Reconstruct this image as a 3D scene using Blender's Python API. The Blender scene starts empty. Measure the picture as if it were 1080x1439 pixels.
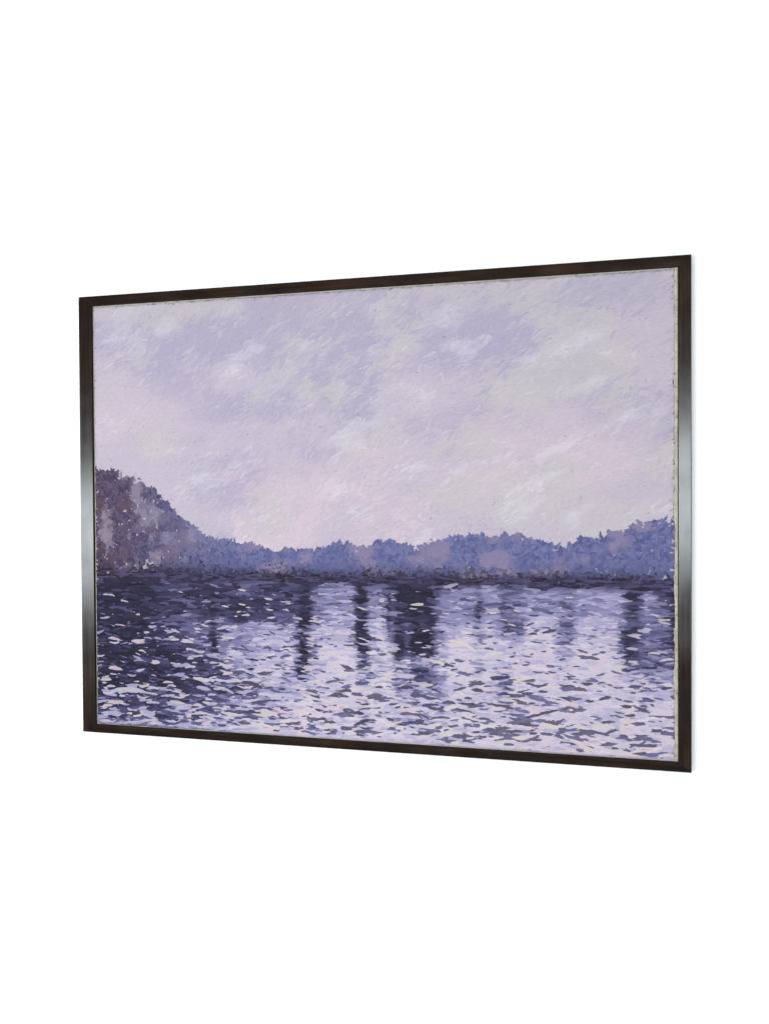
import bpy, bmesh, math
import numpy as np
from mathutils import Matrix, Vector

sc = bpy.context.scene
S = 0.6                       # outer frame height in metres; all lengths below are multiples of it

# ------------------------------------------------------------------ camera
cam_d = bpy.data.cameras.new('camera')
cam = bpy.data.objects.new('camera', cam_d)
sc.collection.objects.link(cam)
sc.camera = cam
cx, cy, cz, yaw, pitch, roll = 0.5596, -1.8738, 0.0367, 0.2626, -0.0157, 0.0057
Rw = (Matrix.Rotation(yaw, 3, 'Z') @ Matrix.Rotation(roll, 3, 'Y') @ Matrix.Rotation(pitch, 3, 'X'))
# camera looks along -Z in Blender; the frame above looks along +Y with Z up
Rc = Rw @ Matrix.Rotation(math.pi / 2, 3, 'X')
cam.matrix_world = Matrix.Translation(Vector((cx, cy, cz)) * S) @ Rc.to_4x4()
cam_d.sensor_fit = 'VERTICAL'
cam_d.sensor_height = 24.0
cam_d.lens = 24.0 * 1300.0 / 1439.0
cam_d.clip_start = 0.01
cam_d.clip_end = 200.0

# ------------------------------------------------------------------ light
world = bpy.data.worlds.new('World')
sc.world = world
world.use_nodes = True
bg = world.node_tree.nodes['Background']
bg.inputs['Color'].default_value = (1, 1, 1, 1)
bg.inputs['Strength'].default_value = 0.10

def area(name, loc, target, w, h, radiance, color=(1, 1, 1), spin=0.0, spread=180):
    l = bpy.data.lights.new(name, 'AREA')
    l.shape = 'RECTANGLE'
    l.size, l.size_y = w * S, h * S
    l.energy = radiance * math.pi * w * h * S * S
    l.color = color
    l.spread = math.radians(spread)
    o = bpy.data.objects.new(name, l)
    sc.collection.objects.link(o)
    loc, target = Vector(loc) * S, Vector(target) * S
    q = (target - loc).to_track_quat('-Z', 'Y')
    o.matrix_world = Matrix.Translation(loc) @ q.to_matrix().to_4x4() @ Matrix.Rotation(spin, 4, 'Z')
    return o

# long studio softbox facing the picture: its reflection is the silver sheen on the two upright mouldings
area('softbox_lamp', (-1.2, -4.0, -0.105), (-1.2, 0, -0.105), 6.0, 0.80, 14.0, (0.91, 1.0, 1.05), math.radians(3.75))
# two wide fill lights added high and low, outside the mirror direction of the mouldings
area('overhead_fill', (0.3, -3.4, 4.4), (0, 0, 0.4), 3.6, 1.6, 5.5)
area('low_fill', (0.3, -3.4, -4.4), (0, 0, -0.4), 3.6, 1.6, 5.5)

vs = sc.view_settings
vs.view_transform = 'Standard'
vs.look = 'None'
vs.exposure = 0.0
vs.gamma = 1.0
vs.use_curve_mapping = False

# ------------------------------------------------------------------ helpers
rng = np.random.default_rng(11)

def srgb(c):
    c = np.asarray(c, float) / 255.0
    return np.where(c <= 0.04045, c / 12.92, ((c + 0.055) / 1.055) ** 2.4)

def link(name, me, mat=None, parent=None):
    o = bpy.data.objects.new(name, me)
    sc.collection.objects.link(o)
    if mat:
        me.materials.append(mat)
    if parent:
        o.parent = parent
    return o

def new_mat(name):
    m = bpy.data.materials.new(name)
    m.use_nodes = True
    nt = m.node_tree
    return m, nt, nt.nodes['Principled BSDF']

def N(nt, t, **kw):
    n = nt.nodes.new(t)
    for k, v in kw.items():
        setattr(n, k, v)
    return n

# ------------------------------------------------------------------ materials
m_wall, nt, b = new_mat('white_wall_paint')
b.inputs['Base Color'].default_value = (0.93, 0.93, 0.93, 1)
b.inputs['Roughness'].default_value = 0.9
b.inputs['Specular IOR Level'].default_value = 0.1
tc = N(nt, 'ShaderNodeTexCoord'); nz = N(nt, 'ShaderNodeTexNoise'); bp = N(nt, 'ShaderNodeBump')
nz.inputs['Scale'].default_value = 400
bp.inputs['Strength'].default_value = 0.05
bp.inputs['Distance'].default_value = 0.0005
nt.links.new(tc.outputs['Object'], nz.inputs['Vector'])
nt.links.new(nz.outputs['Fac'], bp.inputs['Height'])
nt.links.new(bp.outputs['Normal'], b.inputs['Normal'])

# dark stained wood with a satin lacquer; grain runs along each moulding's own X axis
m_wood, nt, b = new_mat('dark_stained_wood')
tc = N(nt, 'ShaderNodeTexCoord')
oi = N(nt, 'ShaderNodeObjectInfo')
add = N(nt, 'ShaderNodeVectorMath', operation='ADD')
sep = N(nt, 'ShaderNodeVectorMath', operation='SCALE')
sep.inputs['Scale'].default_value = 37.0
comb = N(nt, 'ShaderNodeCombineXYZ')
for k in 'XYZ':
    nt.links.new(oi.outputs['Random'], comb.inputs[k])
nt.links.new(comb.outputs[0], sep.inputs[0])
nt.links.new(tc.outputs['Object'], add.inputs[0])
nt.links.new(sep.outputs[0], add.inputs[1])
mp = N(nt, 'ShaderNodeMapping')
mp.inputs['Scale'].default_value = (5, 160, 160)
nt.links.new(add.outputs[0], mp.inputs['Vector'])
g1 = N(nt, 'ShaderNodeTexNoise')
g1.inputs['Scale'].default_value = 1.6
g1.inputs['Detail'].default_value = 7
g1.inputs['Roughness'].default_value = 0.62
g1.inputs['Distortion'].default_value = 0.5
nt.links.new(mp.outputs[0], g1.inputs['Vector'])
mp2 = N(nt, 'ShaderNodeMapping')
mp2.inputs['Scale'].default_value = (14, 60, 60)
nt.links.new(add.outputs[0], mp2.inputs['Vector'])
g2 = N(nt, 'ShaderNodeTexNoise')
g2.inputs['Scale'].default_value = 1.0
g2.inputs['Detail'].default_value = 3
nt.links.new(mp2.outputs[0], g2.inputs['Vector'])
mixf = N(nt, 'ShaderNodeMath', operation='MULTIPLY_ADD')
mixf.inputs[1].default_value = 0.45
nt.links.new(g2.outputs['Fac'], mixf.inputs[0])
mul = N(nt, 'ShaderNodeMath', operation='MULTIPLY')
mul.inputs[1].default_value = 0.55
nt.links.new(g1.outputs['Fac'], mul.inputs[0])
nt.links.new(mul.outputs[0], mixf.inputs[2])
cr = N(nt, 'ShaderNodeValToRGB')
e = cr.color_ramp.elements
e[0].position = 0.33; e[0].color = (0.0050, 0.0024, 0.0014, 1)
e[1].position = 0.68; e[1].color = (0.034, 0.0155, 0.0075, 1)
m_ = e.new(0.5); m_.color = (0.0140, 0.0066, 0.0035, 1)
nt.links.new(mixf.outputs[0], cr.inputs['Fac'])
nt.links.new(cr.outputs['Color'], b.inputs['Base Color'])
rr = N(nt, 'ShaderNodeMapRange')
rr.inputs['To Min'].default_value = 0.13
rr.inputs['To Max'].default_value = 0.24
sm_ = N(nt, 'ShaderNodeTexNoise'); sm_.inputs['Scale'].default_value = 22; sm_.inputs['Detail'].default_value = 5
nt.links.new(add.outputs[0], sm_.inputs['Vector'])
av = N(nt, 'ShaderNodeMath', operation='MULTIPLY_ADD'); av.inputs[1].default_value = 0.7
hf = N(nt, 'ShaderNodeMath', operation='MULTIPLY'); hf.inputs[1].default_value = 0.3
nt.links.new(g1.outputs['Fac'], hf.inputs[0])
nt.links.new(sm_.outputs['Fac'], av.inputs[0]); nt.links.new(hf.outputs[0], av.inputs[2])
nt.links.new(av.outputs[0], rr.inputs['Value'])
rr.inputs['From Min'].default_value = 0.3; rr.inputs['From Max'].default_value = 0.7
nt.links.new(rr.outputs[0], b.inputs['Roughness'])
b.inputs['IOR'].default_value = 1.52
bp = N(nt, 'ShaderNodeBump')
bp.inputs['Strength'].default_value = 0.06
bp.inputs['Distance'].default_value = 0.0004
nt.links.new(g1.outputs['Fac'], bp.inputs['Height'])
nt.links.new(bp.outputs['Normal'], b.inputs['Normal'])

m_slip, nt, b = new_mat('inner_lip_wood')
b.inputs['Base Color'].default_value = (0.010, 0.0055, 0.0032, 1)
b.inputs['Roughness'].default_value = 0.6
b.inputs['Specular IOR Level'].default_value = 0.2

# primed linen, left bare along the edges
m_linen, nt, b = new_mat('primed_linen')
tc = N(nt, 'ShaderNodeTexCoord')
w1 = N(nt, 'ShaderNodeTexWave'); w1.bands_direction = 'X'
w2 = N(nt, 'ShaderNodeTexWave'); w2.bands_direction = 'Z'
for w in (w1, w2):
    w.inputs['Scale'].default_value = 190
    w.inputs['Distortion'].default_value = 0.8
    w.inputs['Detail'].default_value = 1
    nt.links.new(tc.outputs['Object'], w.inputs['Vector'])
ma = N(nt, 'ShaderNodeMath', operation='ADD')
nt.links.new(w1.outputs['Fac'], ma.inputs[0]); nt.links.new(w2.outputs['Fac'], ma.inputs[1])
bp = N(nt, 'ShaderNodeBump')
bp.inputs['Strength'].default_value = 0.35
bp.inputs['Distance'].default_value = 0.0003
nt.links.new(ma.outputs[0], bp.inputs['Height'])
nt.links.new(bp.outputs['Normal'], b.inputs['Normal'])
nz = N(nt, 'ShaderNodeTexNoise')
nz.inputs['Scale'].default_value = 70
nz.inputs['Detail'].default_value = 6
nt.links.new(tc.outputs['Object'], nz.inputs['Vector'])
cr = N(nt, 'ShaderNodeValToRGB')
e = cr.color_ramp.elements
e[0].position = 0.36; e[0].color = (0.36, 0.32, 0.26, 1)
e[1].position = 0.56; e[1].color = (0.47, 0.42, 0.35, 1)
nt.links.new(nz.outputs['Fac'], cr.inputs['Fac'])
nt.links.new(cr.outputs['Color'], b.inputs['Base Color'])
b.inputs['Roughness'].default_value = 0.9
b.inputs['Specular IOR Level'].default_value = 0.05

# oil paint: each stroke carries its own pigment, with bristle streaks along it
m_paint, nt, b = new_mat('oil_paint')
at = N(nt, 'ShaderNodeAttribute'); at.attribute_name = 'pigment'
uv = N(nt, 'ShaderNodeUVMap'); uv.uv_map = 'stroke'
mp = N(nt, 'ShaderNodeMapping'); mp.inputs['Scale'].default_value = (0.8, 5.0, 1)
nt.links.new(uv.outputs[0], mp.inputs['Vector'])
nz = N(nt, 'ShaderNodeTexNoise')
nz.inputs['Scale'].default_value = 1.0
nz.inputs['Detail'].default_value = 4
nt.links.new(mp.outputs[0], nz.inputs['Vector'])
hs = N(nt, 'ShaderNodeHueSaturation')
mr = N(nt, 'ShaderNodeMapRange')
mr.inputs['From Min'].default_value = 0.3; mr.inputs['From Max'].default_value = 0.7
mr.inputs['To Min'].default_value = 0.86; mr.inputs['To Max'].default_value = 1.12
nt.links.new(nz.outputs['Fac'], mr.inputs['Value'])
nt.links.new(mr.outputs[0], hs.inputs['Value'])
nt.links.new(at.outputs['Color'], hs.inputs['Color'])
nt.links.new(hs.outputs['Color'], b.inputs['Base Color'])
bp = N(nt, 'ShaderNodeBump')
bp.inputs['Strength'].default_value = 0.5
bp.inputs['Distance'].default_value = 0.0004
nt.links.new(nz.outputs['Fac'], bp.inputs['Height'])
nt.links.new(bp.outputs['Normal'], b.inputs['Normal'])
b.inputs['Roughness'].default_value = 0.65
b.inputs['Specular IOR Level'].default_value = 0.12

# ------------------------------------------------------------------ backdrop
FD = 0.021                                    # frame depth (front face at y = 0, wall at y = FD)
bm = bmesh.new()
y = (FD + 0.0005) * S
vsx = [bm.verts.new(p) for p in ((-7, y, -5), (7, y, -5), (7, y, 5), (-7, y, 5))]
bm.faces.new(vsx)
me = bpy.data.meshes.new('backdrop'); bm.to_mesh(me); bm.free()
wall = link('backdrop', me, m_wall)
wall['kind'] = 'structure'

# ------------------------------------------------------------------ the framed picture
W = 1.3347
mL, mR, mT, mB = 0.0336, 0.0249, 0.0225, 0.0191       # visible face widths
RD = 0.006                                             # the canvas lies this far behind the face
root = bpy.data.objects.new('framed_picture', None)
sc.collection.objects.link(root)
root.location = (0, 0, -0.5 * S)
root['label'] = 'lilac and violet waterside oil painting in a narrow dark brown wooden frame on white'
root['category'] = 'picture'
a, h = W / 2, 0.5

def moulding(p0, p1, inward, wid, c0, c1):
    """one mitred length from outer corner p0 to p1; c0/c1 = inset of the inner corner along the length"""
    p0, p1 = Vector((p0[0], 0, p0[1])), Vector((p1[0], 0, p1[1]))
    d = (p1 - p0).normalized()
    n = Vector((inward[0], 0, inward[1]))
    L = (p1 - p0).length
    r = 0.0013
    # profile: (distance inward, depth), from the back of the outer side round to the back of the inner lip
    prof = [(0, FD), (0, r), (r * 0.3, r * 0.3), (r, 0)]
    # a barely cushioned face
    k = 8
    for i in range(1, k):
        t = i / k
        prof.append((r + (wid - 2 * r) * t, -0.00010 * math.sin(math.pi * t)))
    prof += [(wid - r, 0), (wid - r * 0.3, r * 0.3), (wid, r), (wid, RD + 0.004), (wid * 0.55, RD + 0.004), (wid * 0.55, FD)]
    bm = bmesh.new()
    seg = 12
    gap = 0.00022
    rings = []
    for s_i in range(seg + 1):
        t = s_i / seg
        ring = []
        for (q, dep) in prof:
            f = q / wid
            x0 = c0 * f + gap
            x1 = L - c1 * f - gap
            # local: X along, Y depth, Z inward
            ring.append(bm.verts.new(((x0 + (x1 - x0) * t) * S, dep * S, q * S)))
        rings.append(ring)
    m = len(prof)
    for i in range(seg):
        for j in range(m):
            bm.faces.new((rings[i][j], rings[i][(j + 1) % m], rings[i + 1][(j + 1) % m], rings[i + 1][j]))
    bm.faces.new(rings[0]); bm.faces.new(rings[-1])
    bmesh.ops.recalc_face_normals(bm, faces=bm.faces)
    for f in bm.faces:
        f.smooth = len(f.verts) == 4
    me = bpy.data.meshes.new('moulding'); bm.to_mesh(me); bm.free()
    me.set_sharp_from_angle(angle=math.radians(14))
    o = link('moulding', me, m_wood, root)
    me.materials.append(m_slip)
    for f in me.polygons:
        c = f.center
        if c.z > (wid - r) * S and abs(f.normal.x) < 0.5:
            f.material_index = 1
    M = Matrix.Identity(4)
    yv = Vector((0, 1, 0))
    for c, v in enumerate((d, yv, n)):
        for rr_ in range(3):
            M[rr_][c] = v[rr_]
    M.translation = p0 * S + Vector((0, 0, 0.5 * S))
    if M.to_3x3().determinant() < 0:
        # keep a proper rotation: mirror the mesh instead
        for v in me.vertices:
            v.co.z = -v.co.z
        me.flip_normals()
        for rr_ in range(3):
            M[rr_][2] = -M[rr_][2]
    o.matrix_local = M
    return o

moulding((-a, h), (a, h), (0, -1), mT, mL, mR)
moulding((-a, -h), (a, -h), (0, 1), mB, mL, mR)
up_l = moulding((-a, -h), (-a, h), (1, 0), mL, mB, mT)
up_r = moulding((a, -h), (a, h), (-1, 0), mR, mB, mT)
up_l['label'] = 'left upright moulding with a wide silver sheen at mid height'
up_r['label'] = 'right upright moulding with a silver sheen at mid height'

# backing board behind the canvas
def box(name, x0, x1, y0, y1, z0, z1, mat, parent):
    bm = bmesh.new()
    bmesh.ops.create_cube(bm, size=1)
    for v in bm.verts:
        v.co = Vector(((x0 + x1) / 2 + v.co.x * (x1 - x0), (y0 + y1) / 2 + v.co.y * (y1 - y0), (z0 + z1) / 2 + v.co.z * (z1 - z0))) * S
    me = bpy.data.meshes.new(name); bm.to_mesh(me); bm.free()
    o = link(name, me, mat, parent)
    o.location = (0, 0, 0.5 * S)
    return o

XL, XR, ZB, ZT = -a + mL, a - mR, -h + mB, h - mT      # sight edges of the frame
ov = 0.0015                                            # canvas runs under the lip
canvas = box('canvas', XL + 0.00002, XR - 0.00002, RD, RD + 0.012, ZB + 0.00002, ZT - 0.00002, m_linen, root)

# ------------------------------------------------------------------ painted surface: real strokes of paint
CW, CH = XR - XL, ZT - ZB
_lat = rng.random((8, 64, 64))
def vnoise(x, y, k):
    xi, yi = np.floor(x).astype(int), np.floor(y).astype(int)
    fx, fy = x - xi, y - yi
    fx, fy = fx * fx * (3 - 2 * fx), fy * fy * (3 - 2 * fy)
    g = _lat[k]
    def at_(i, j): return g[i % 64, j % 64]
    return (at_(xi, yi) * (1 - fx) + at_(xi + 1, yi) * fx) * (1 - fy) + (at_(xi, yi + 1) * (1 - fx) + at_(xi + 1, yi + 1) * fx) * fy
def fbm(x, y, k, oct=4):
    s, am, t = 0, 1, 0
    for i in range(oct):
        s = s + am * vnoise(x * 2 ** i + 7.3 * i, y * 2 ** i + 3.1 * i, (k + i) % 8); t += am; am *= 0.55
    return s / t
def lerp(A, B, t): return A + (B - A) * np.clip(t, 0, 1)[:, None]
def sm(e0, e1, x):
    t = np.clip((x - e0) / (e1 - e0), 0, 1); return t * t * (3 - 2 * t)

LV = 1.40                                              # light level at the picture: pigment = seen colour / LV
def P(*c): return srgb(c) / (LV * np.array((0.95, 1.0, 1.04)))
def sky_col(u, v, jit):
    n1 = fbm(u * 5 + v * 2.5, v * 6 - u * 2.0, 0); n2 = fbm(u * 4 + 9 - v, v * 5 + u, 2); n3 = fbm(u * 9 + 4, v * 9 + 2, 5)
    c = lerp(P(203, 194, 211)[None].repeat(len(u), 0), P(180, 173, 203)[None], sm(0.44, 0.70, n1 + jit * 0.16) * 0.85)
    c = lerp(c, P(221, 203, 218)[None], sm(0.46, 0.68, n2 + jit * 0.12) * sm(0.95, 0.5, v) * 0.95)
    c = lerp(c, P(208, 203, 206)[None], sm(0.52, 0.68, n3 - jit * 0.1) * 0.7)
    c = lerp(c, P(228, 224, 236)[None], sm(0.60, 0.80, fbm(u * 12 + v * 8, v * 20 - u * 12, 3) + jit * 0.12) * 0.5)
    c = lerp(c, P(190, 184, 198)[None], sm(0.86, 1.0, v) * 0.4)
    return c
# height of the hazy wooded shore along the picture
def shore(u):
    return 0.425 + 0.165 * sm(0.26, 0.02, u) + 0.075 * (fbm(u * 8, u * 0 + 2.2, 1, 2) - 0.42) + 0.050 * (fbm(u * 24, u * 0 + 0.7, 4) - 0.5) + 0.075 * sm(0.80, 1.0, u)
WL = 0.345                                             # water line
def shore_col(u, v, jit):
    near = sm(0.32, 0.0, u)
    c = lerp(P(122, 126, 172)[None].repeat(len(u), 0), P(92, 94, 146)[None], 0.5 + jit)
    c = lerp(c, P(142, 132, 168)[None], sm(0.5, 0.68, fbm(u * 22, v * 22, 6)))
    c2 = lerp(P(104, 88, 112)[None].repeat(len(u), 0), P(70, 62, 92)[None], 0.5 + 1.2 * jit)
    c2 = lerp(c2, P(156, 144, 164)[None], sm(0.46, 0.64, fbm(u * 34, v * 20, 3)) * 0.85)
    c2 = lerp(c2, P(98, 74, 82)[None], sm(0.54, 0.68, fbm(u * 30 + 5, v * 30, 7)) * 0.7)
    c = lerp(c, c2, near)
    c = lerp(c, P(44, 36, 56)[None], sm(0.395, 0.36, v + 0.025 * jit) * 0.9)
    return c
def water_dark(u, v):
    """0 = open light water, 1 = deep reflection"""
    n = fbm(u * 4, v * 9, 1) - 0.5
    d = 1.12 * sm(0.50, 0.06, u + 0.4 * n) * sm(-0.15, 0.16, v)
    d = np.maximum(d, 0.85 * sm(0.16, 0.34, v + 0.25 * n) * (0.55 + 0.45 * sm(0.75, 0.3, u)))
    # broken reflections of the taller trees
    rf = sm(0.44, 0.66, fbm(u * 30, v * 2.2 + 1.3, 4)) * (0.45 + 0.75 * vnoise(u * 5 + 3, v * 3, 7))
    d = np.maximum(d, 1.15 * rf * sm(0.02, 0.26, v + 0.35 * n))
    d = np.maximum(d, 0.75 * sm(0.86, 1.0, u) * sm(0.05, 0.25, v))
    return np.clip(d, 0, 1)
def water_col(u, v, jit):
    d = water_dark(u, v) + 0.5 * jit
    c = lerp(P(214, 204, 224)[None].repeat(len(u), 0), P(170, 166, 208)[None], sm(0.05, 0.4, d))
    c = lerp(c, P(112, 110, 154)[None], sm(0.3, 0.65, d))
    c = lerp(c, P(56, 52, 84)[None], sm(0.55, 0.9, d))
    c = lerp(c, P(34, 30, 46)[None], sm(0.80, 1.2, d))
    return c
def field(u, v, jit):
    s_ = shore(u)
    c = sky_col(u, v, jit)
    t = sm(0.004, -0.004, v - s_)
    c = lerp(c, shore_col(u, v, jit), t)
    return lerp(c, water_col(u, v, jit), sm(0.006, -0.006, v - WL))

strokes = []      # arrays: u, v, length, width, angle, colour(3), blend, bend
def lay(u, v, ln, wd, ang, col, blend, bend=0.0):
    n = len(u)
    f = lambda q: np.broadcast_to(np.asarray(q, float), (n,)).copy()
    strokes.append((f(u), f(v), f(ln), f(wd), f(ang), np.asarray(col), f(blend), f(bend)))
R = lambda n, s=1.0: rng.normal(0, s, n)
U = rng.random

# ground coat over the whole picture
n = 3000; u = U(n); v = U(n)
lay(u, v, 0.08 + 0.03 * U(n), 0.026 + 0.01 * U(n), R(n, 0.3), field(u, v, R(n, 0.1)), 0.6)
# sky, laid in broad then fine
n = 5200; u = U(n); v = 0.36 + 0.64 * U(n); j = R(n, 0.45)
lay(u, v, 0.055 + 0.035 * U(n), 0.010 + 0.008 * U(n), 0.60 + R(n, 0.30), field(u, np.maximum(v, shore(u) + 0.01), j), 0.30, R(n, 0.15))
n = 9500; u = U(n); v = 0.36 + 0.64 * U(n); k = v > shore(u) + 0.004; u, v = u[k], v[k]; n = len(u); j = R(n, 0.5)
lay(u, v, 0.022 + 0.022 * U(n), 0.0045 + 0.005 * U(n), 0.62 + 1.2 * (fbm(u * 3, v * 3, 6) - 0.5) + R(n, 0.28), sky_col(u, v, j), 0.15, R(n, 0.2))
# a few thick light touches
n = 110; u = U(n); v = 0.5 + 0.48 * U(n); k = v > shore(u) + 0.03; u, v = u[k], v[k]; n = len(u)
lay(u, v, 0.02 + 0.02 * U(n), 0.004 + 0.004 * U(n), 0.6 + R(n, 0.4), np.repeat(P(228, 223, 233)[None], n, 0), 0.65)
# wooded shore: a full coat first, then leafy dabs
n = 2200; u = U(n); s_ = shore(u); v = WL - 0.01 + (s_ - WL + 0.002) * U(n); j = R(n, 0.3)
lay(u, v, 0.020 + 0.012 * U(n), 0.011 + 0.006 * U(n), R(n, 1.0), shore_col(u, np.minimum(v, s_ - 0.006), j), 0.0)
n = 3600; u = U(n); s_ = shore(u); v = WL - 0.01 + (s_ - WL + 0.014) * U(n) ** 0.85; j = R(n, 0.4)
lay(u, v, 0.009 + 0.012 * U(n), 0.005 + 0.005 * U(n), 1.3 + R(n, 0.8), shore_col(u, v, j), 0.0, R(n, 0.2))
n = 1500; u = U(n) ** 2.2 * 0.36; s_ = shore(u); v = WL + (s_ - WL) * U(n); j = R(n, 0.8)
lay(u, v, 0.010 + 0.012 * U(n), 0.0035 + 0.004 * U(n), 1.2 + R(n, 0.8), shore_col(u, v, j), 0.0, R(n, 0.2))
# bank along the water
n = 700; u = U(n); v = WL + 0.012 + R(n, 0.006); j = R(n, 0.5)
lay(u, v, 0.02 + 0.03 * U(n), 0.005 + 0.004 * U(n), R(n, 0.06), lerp(np.repeat(P(38, 32, 50)[None], n, 0), P(86, 78, 118)[None], 0.5 + 0.9 * j), 0.1)
# water, base
n = 4200; u = U(n); v = (WL + 0.004) * U(n); j = R(n, 0.3)
lay(u, v, 0.04 + 0.03 * U(n), 0.010 + 0.006 * U(n), R(n, 0.12), water_col(u, v, j), 0.4, R(n, 0.1))
n = 5200; u = U(n); v = WL * U(n); j = R(n, 0.5); near = 1.0 - v / WL
lay(u, v, (0.014 + 0.018 * near) * (0.7 + 0.6 * U(n)), (0.0035 + 0.0045 * near) * (0.7 + 0.6 * U(n)), R(n, 0.14), water_col(u, v, j), 0.15, R(n, 0.08))
# dark ripples and light glints, laid over one another in turns, bolder towards the viewer
def vary(n): return np.exp(R(n, 0.38))
for turn in range(3):
    n = 900; u = U(n); v = WL * (0.03 + 0.93 * U(n) ** 1.15); near = 1.0 - v / WL
    k = U(n) < 0.22 + 0.75 * sm(0.40, 0.60, fbm(u * 8, v * 12, 2 + turn)); u, v, near = u[k], v[k], near[k]; n = len(u)
    c = lerp(np.repeat(P(36, 33, 58)[None], n, 0), P(92, 92, 146)[None], U(n) ** 1.3); c = lerp(c, P(84, 72, 88)[None], (U(n) < 0.18) * 0.8)
    c = lerp(c, P(30, 26, 36)[None], sm(0.45, 1.0, water_dark(u, v)) * 0.7 * U(n))
    f = vary(n)
    lay(u, v, (0.012 + 0.020 * near) * f, (0.0034 + 0.0058 * near) * np.sqrt(f) * (0.75 + 0.5 * U(n)), R(n, 0.17), c, 0.14, R(n, 0.12))
    n = 900; u = U(n); v = WL * (0.02 + 0.94 * U(n) ** 1.15); near = 1.0 - v / WL
    k = U(n) < 0.16 + 0.8 * (1 - water_dark(u, v)) + 0.25 * near; u, v, near = u[k], v[k], near[k]; n = len(u)
    c = lerp(np.repeat(P(226, 217, 231)[None], n, 0), P(166, 165, 208)[None], U(n)); c = lerp(c, P(224, 204, 212)[None], (U(n) < 0.2) * 0.9); c = lerp(c, P(222, 214, 200)[None], (U(n) < 0.1) * 0.8)
    f = vary(n)
    lay(u, v, (0.013 + 0.022 * near) * f, (0.0034 + 0.0052 * near) * np.sqrt(f) * (0.75 + 0.5 * U(n)), R(n, 0.15), c, 0.22, R(n, 0.12))

n_body = sum(len(s_[0]) for s_ in strokes)
# worn flecks along the edges: primer showing through, and stray paint
def flecks(u, v):
    n = len(u)
    c = lerp(np.repeat(P(214, 204, 190)[None], n, 0), P(178, 168, 170)[None], U(n) ** 2); c = lerp(c, P(90, 78, 84)[None], (U(n) < 0.10) * 0.6)
    lay(u, v, 0.003 + 0.006 * U(n), 0.0012 + 0.0022 * U(n), R(n, 0.7), c, 0.15)
n = 240; flecks(1 - np.abs(R(n, 0.0055)), U(n))
n = 90; flecks(np.abs(R(n, 0.0030)), U(n))
n = 60; flecks(U(n), 1 - np.abs(R(n, 0.0045)))
n = 40; flecks(U(n), np.abs(R(n, 0.0030)))
u, v, ln, wd, ang, col, blend, bend = (np.concatenate([s_[i] for s_ in strokes]) for i in range(8))
n = len(u)
NA, NB = 7, 4
ta = np.linspace(-1, 1, NA); tb = np.linspace(-1, 1, NB)
X0, Z0 = u * CW, v * CH
ca, sa = np.cos(ang), np.sin(ang)
edge = 0.75 + 0.5 * rng.random((n, NA))
taper = np.sqrt(np.clip(1 - np.abs(ta) ** 3.2, 0.03, 1))[None] * edge
along = ta[None, :, None] * ln[:, None, None] / 2 + (rng.random((n, 1, NB)) - 0.5) * wd[:, None, None] * 0.6 * np.abs(ta)[None, :, None]
acr = tb[None, None, :] * (wd[:, None] * taper)[:, :, None] / 2 + (bend * ln)[:, None, None] * (ta ** 2)[None, :, None] * 0.5
px = X0[:, None, None] + along * ca[:, None, None] - acr * sa[:, None, None]
pz = Z0[:, None, None] + along * sa[:, None, None] + acr * ca[:, None, None]
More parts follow.
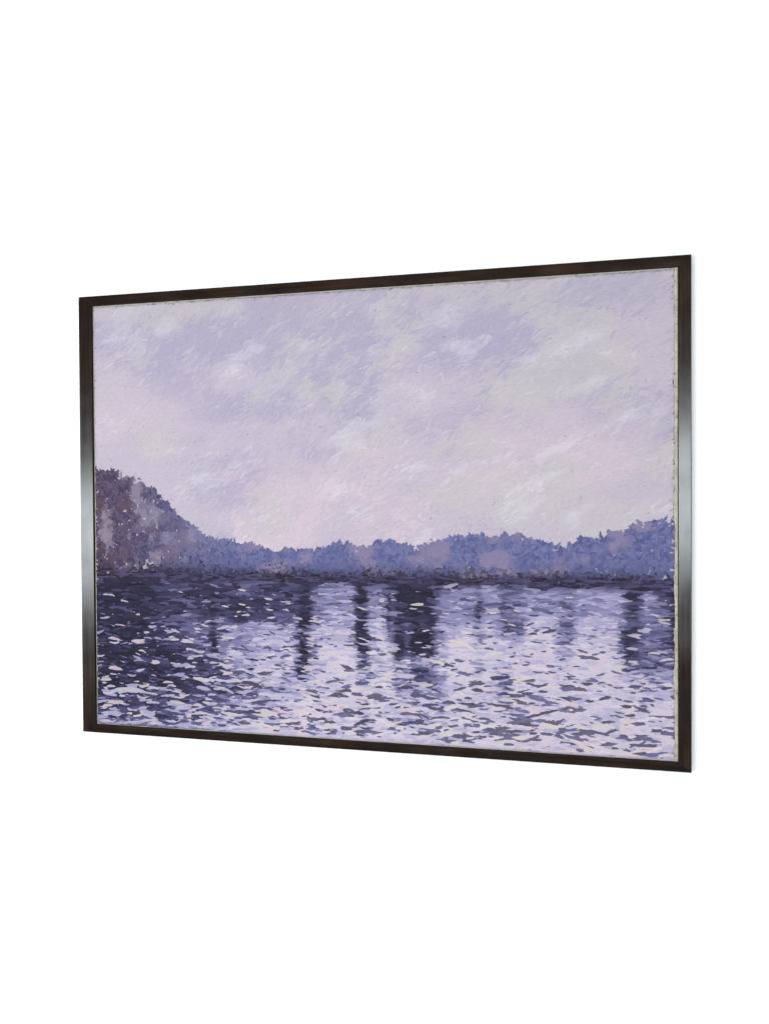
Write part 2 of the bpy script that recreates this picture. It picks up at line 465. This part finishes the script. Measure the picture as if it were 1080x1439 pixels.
# bare primed edge: paint stops short of the frame by an uneven margin, widest on the right
tt = np.arange(1600) / 1599
def margin(base, amp, k): return base + amp * np.clip(fbm(tt * 75, tt * 0 + k, k, 5) - 0.45, 0, 1)
mgL, mgR, mgB, mgT = margin(0.0022, 0.006, 1), margin(0.0060, 0.014, 2), margin(0.0008, 0.005, 3), margin(0.0026, 0.008, 4)
iz = np.clip(pz / CH * 1599, 0, 1599).astype(int); ix = np.clip(px / CW * 1599, 0, 1599).astype(int)
fl = (np.arange(n) >= n_body)[:, None, None]          # flecks may lie on the bare edge itself
px = np.where(fl, np.clip(px, 0.0004, CW - 0.0004), np.clip(px, mgL[iz], CW - mgR[iz]))
pz = np.where(fl, np.clip(pz, 0.0004, CH - 0.0004), np.clip(pz, mgB[ix], CH - mgT[ix]))
dome = (1 - tb ** 2)[None, None, :] * (1 - 0.7 * ta ** 2)[None, :, None]
lift = 0.00025 + 0.00055 * (np.arange(n) / n)[:, None, None] + dome * np.minimum(0.03 * wd, 0.00028)[:, None, None]
py = -lift
co = np.stack([px + XL, RD + py, pz + ZB], -1).reshape(-1, 3) * S
loc_col = field((px / CW).ravel(), (pz / CH).ravel(), np.repeat(rng.normal(0, 0.15, n), NA * NB))
pig = col.repeat(NA * NB, 0); bl = blend.repeat(NA * NB)[:, None]
pig = np.clip(pig * (1 - bl) + loc_col * bl, 0.004, 0.75)
nv = n * NA * NB
ii, jj = np.meshgrid(np.arange(NA - 1), np.arange(NB - 1), indexing='ij')
q = (ii * NB + jj).ravel()
quad = np.stack([q, q + NB, q + NB + 1, q + 1], 1)
faces = (np.arange(n)[:, None, None] * NA * NB + quad[None]).reshape(-1, 4)
me = bpy.data.meshes.new('paint')
me.vertices.add(nv); me.vertices.foreach_set('co', co.astype(np.float32).ravel())
nf = len(faces)
me.loops.add(nf * 4); me.loops.foreach_set('vertex_index', faces.astype(np.int32).ravel())
me.polygons.add(nf); me.polygons.foreach_set('loop_start', (np.arange(nf) * 4).astype(np.int32))
me.polygons.foreach_set('use_smooth', np.ones(nf, bool))
me.update(calc_edges=True)
ca_ = me.attributes.new('pigment', 'FLOAT_COLOR', 'POINT')
ca_.data.foreach_set('color', np.concatenate([pig, np.ones((nv, 1))], 1).astype(np.float32).ravel())
uvl = me.uv_layers.new(name='stroke')
uu = (ta[None, :, None] * (ln / wd)[:, None, None] * 0.5 + (rng.random(n) * 90)[:, None, None] + np.zeros((1, 1, NB)))
vv = (tb[None, None, :] + (rng.random(n) * 90)[:, None, None] + np.zeros((1, NA, 1)))
uvv = np.stack([uu, vv], -1).reshape(-1, 2)[faces.ravel()]
uvl.data.foreach_set('uv', uvv.astype(np.float32).ravel())
me.validate()
paint = link('paint', me, m_paint, canvas)
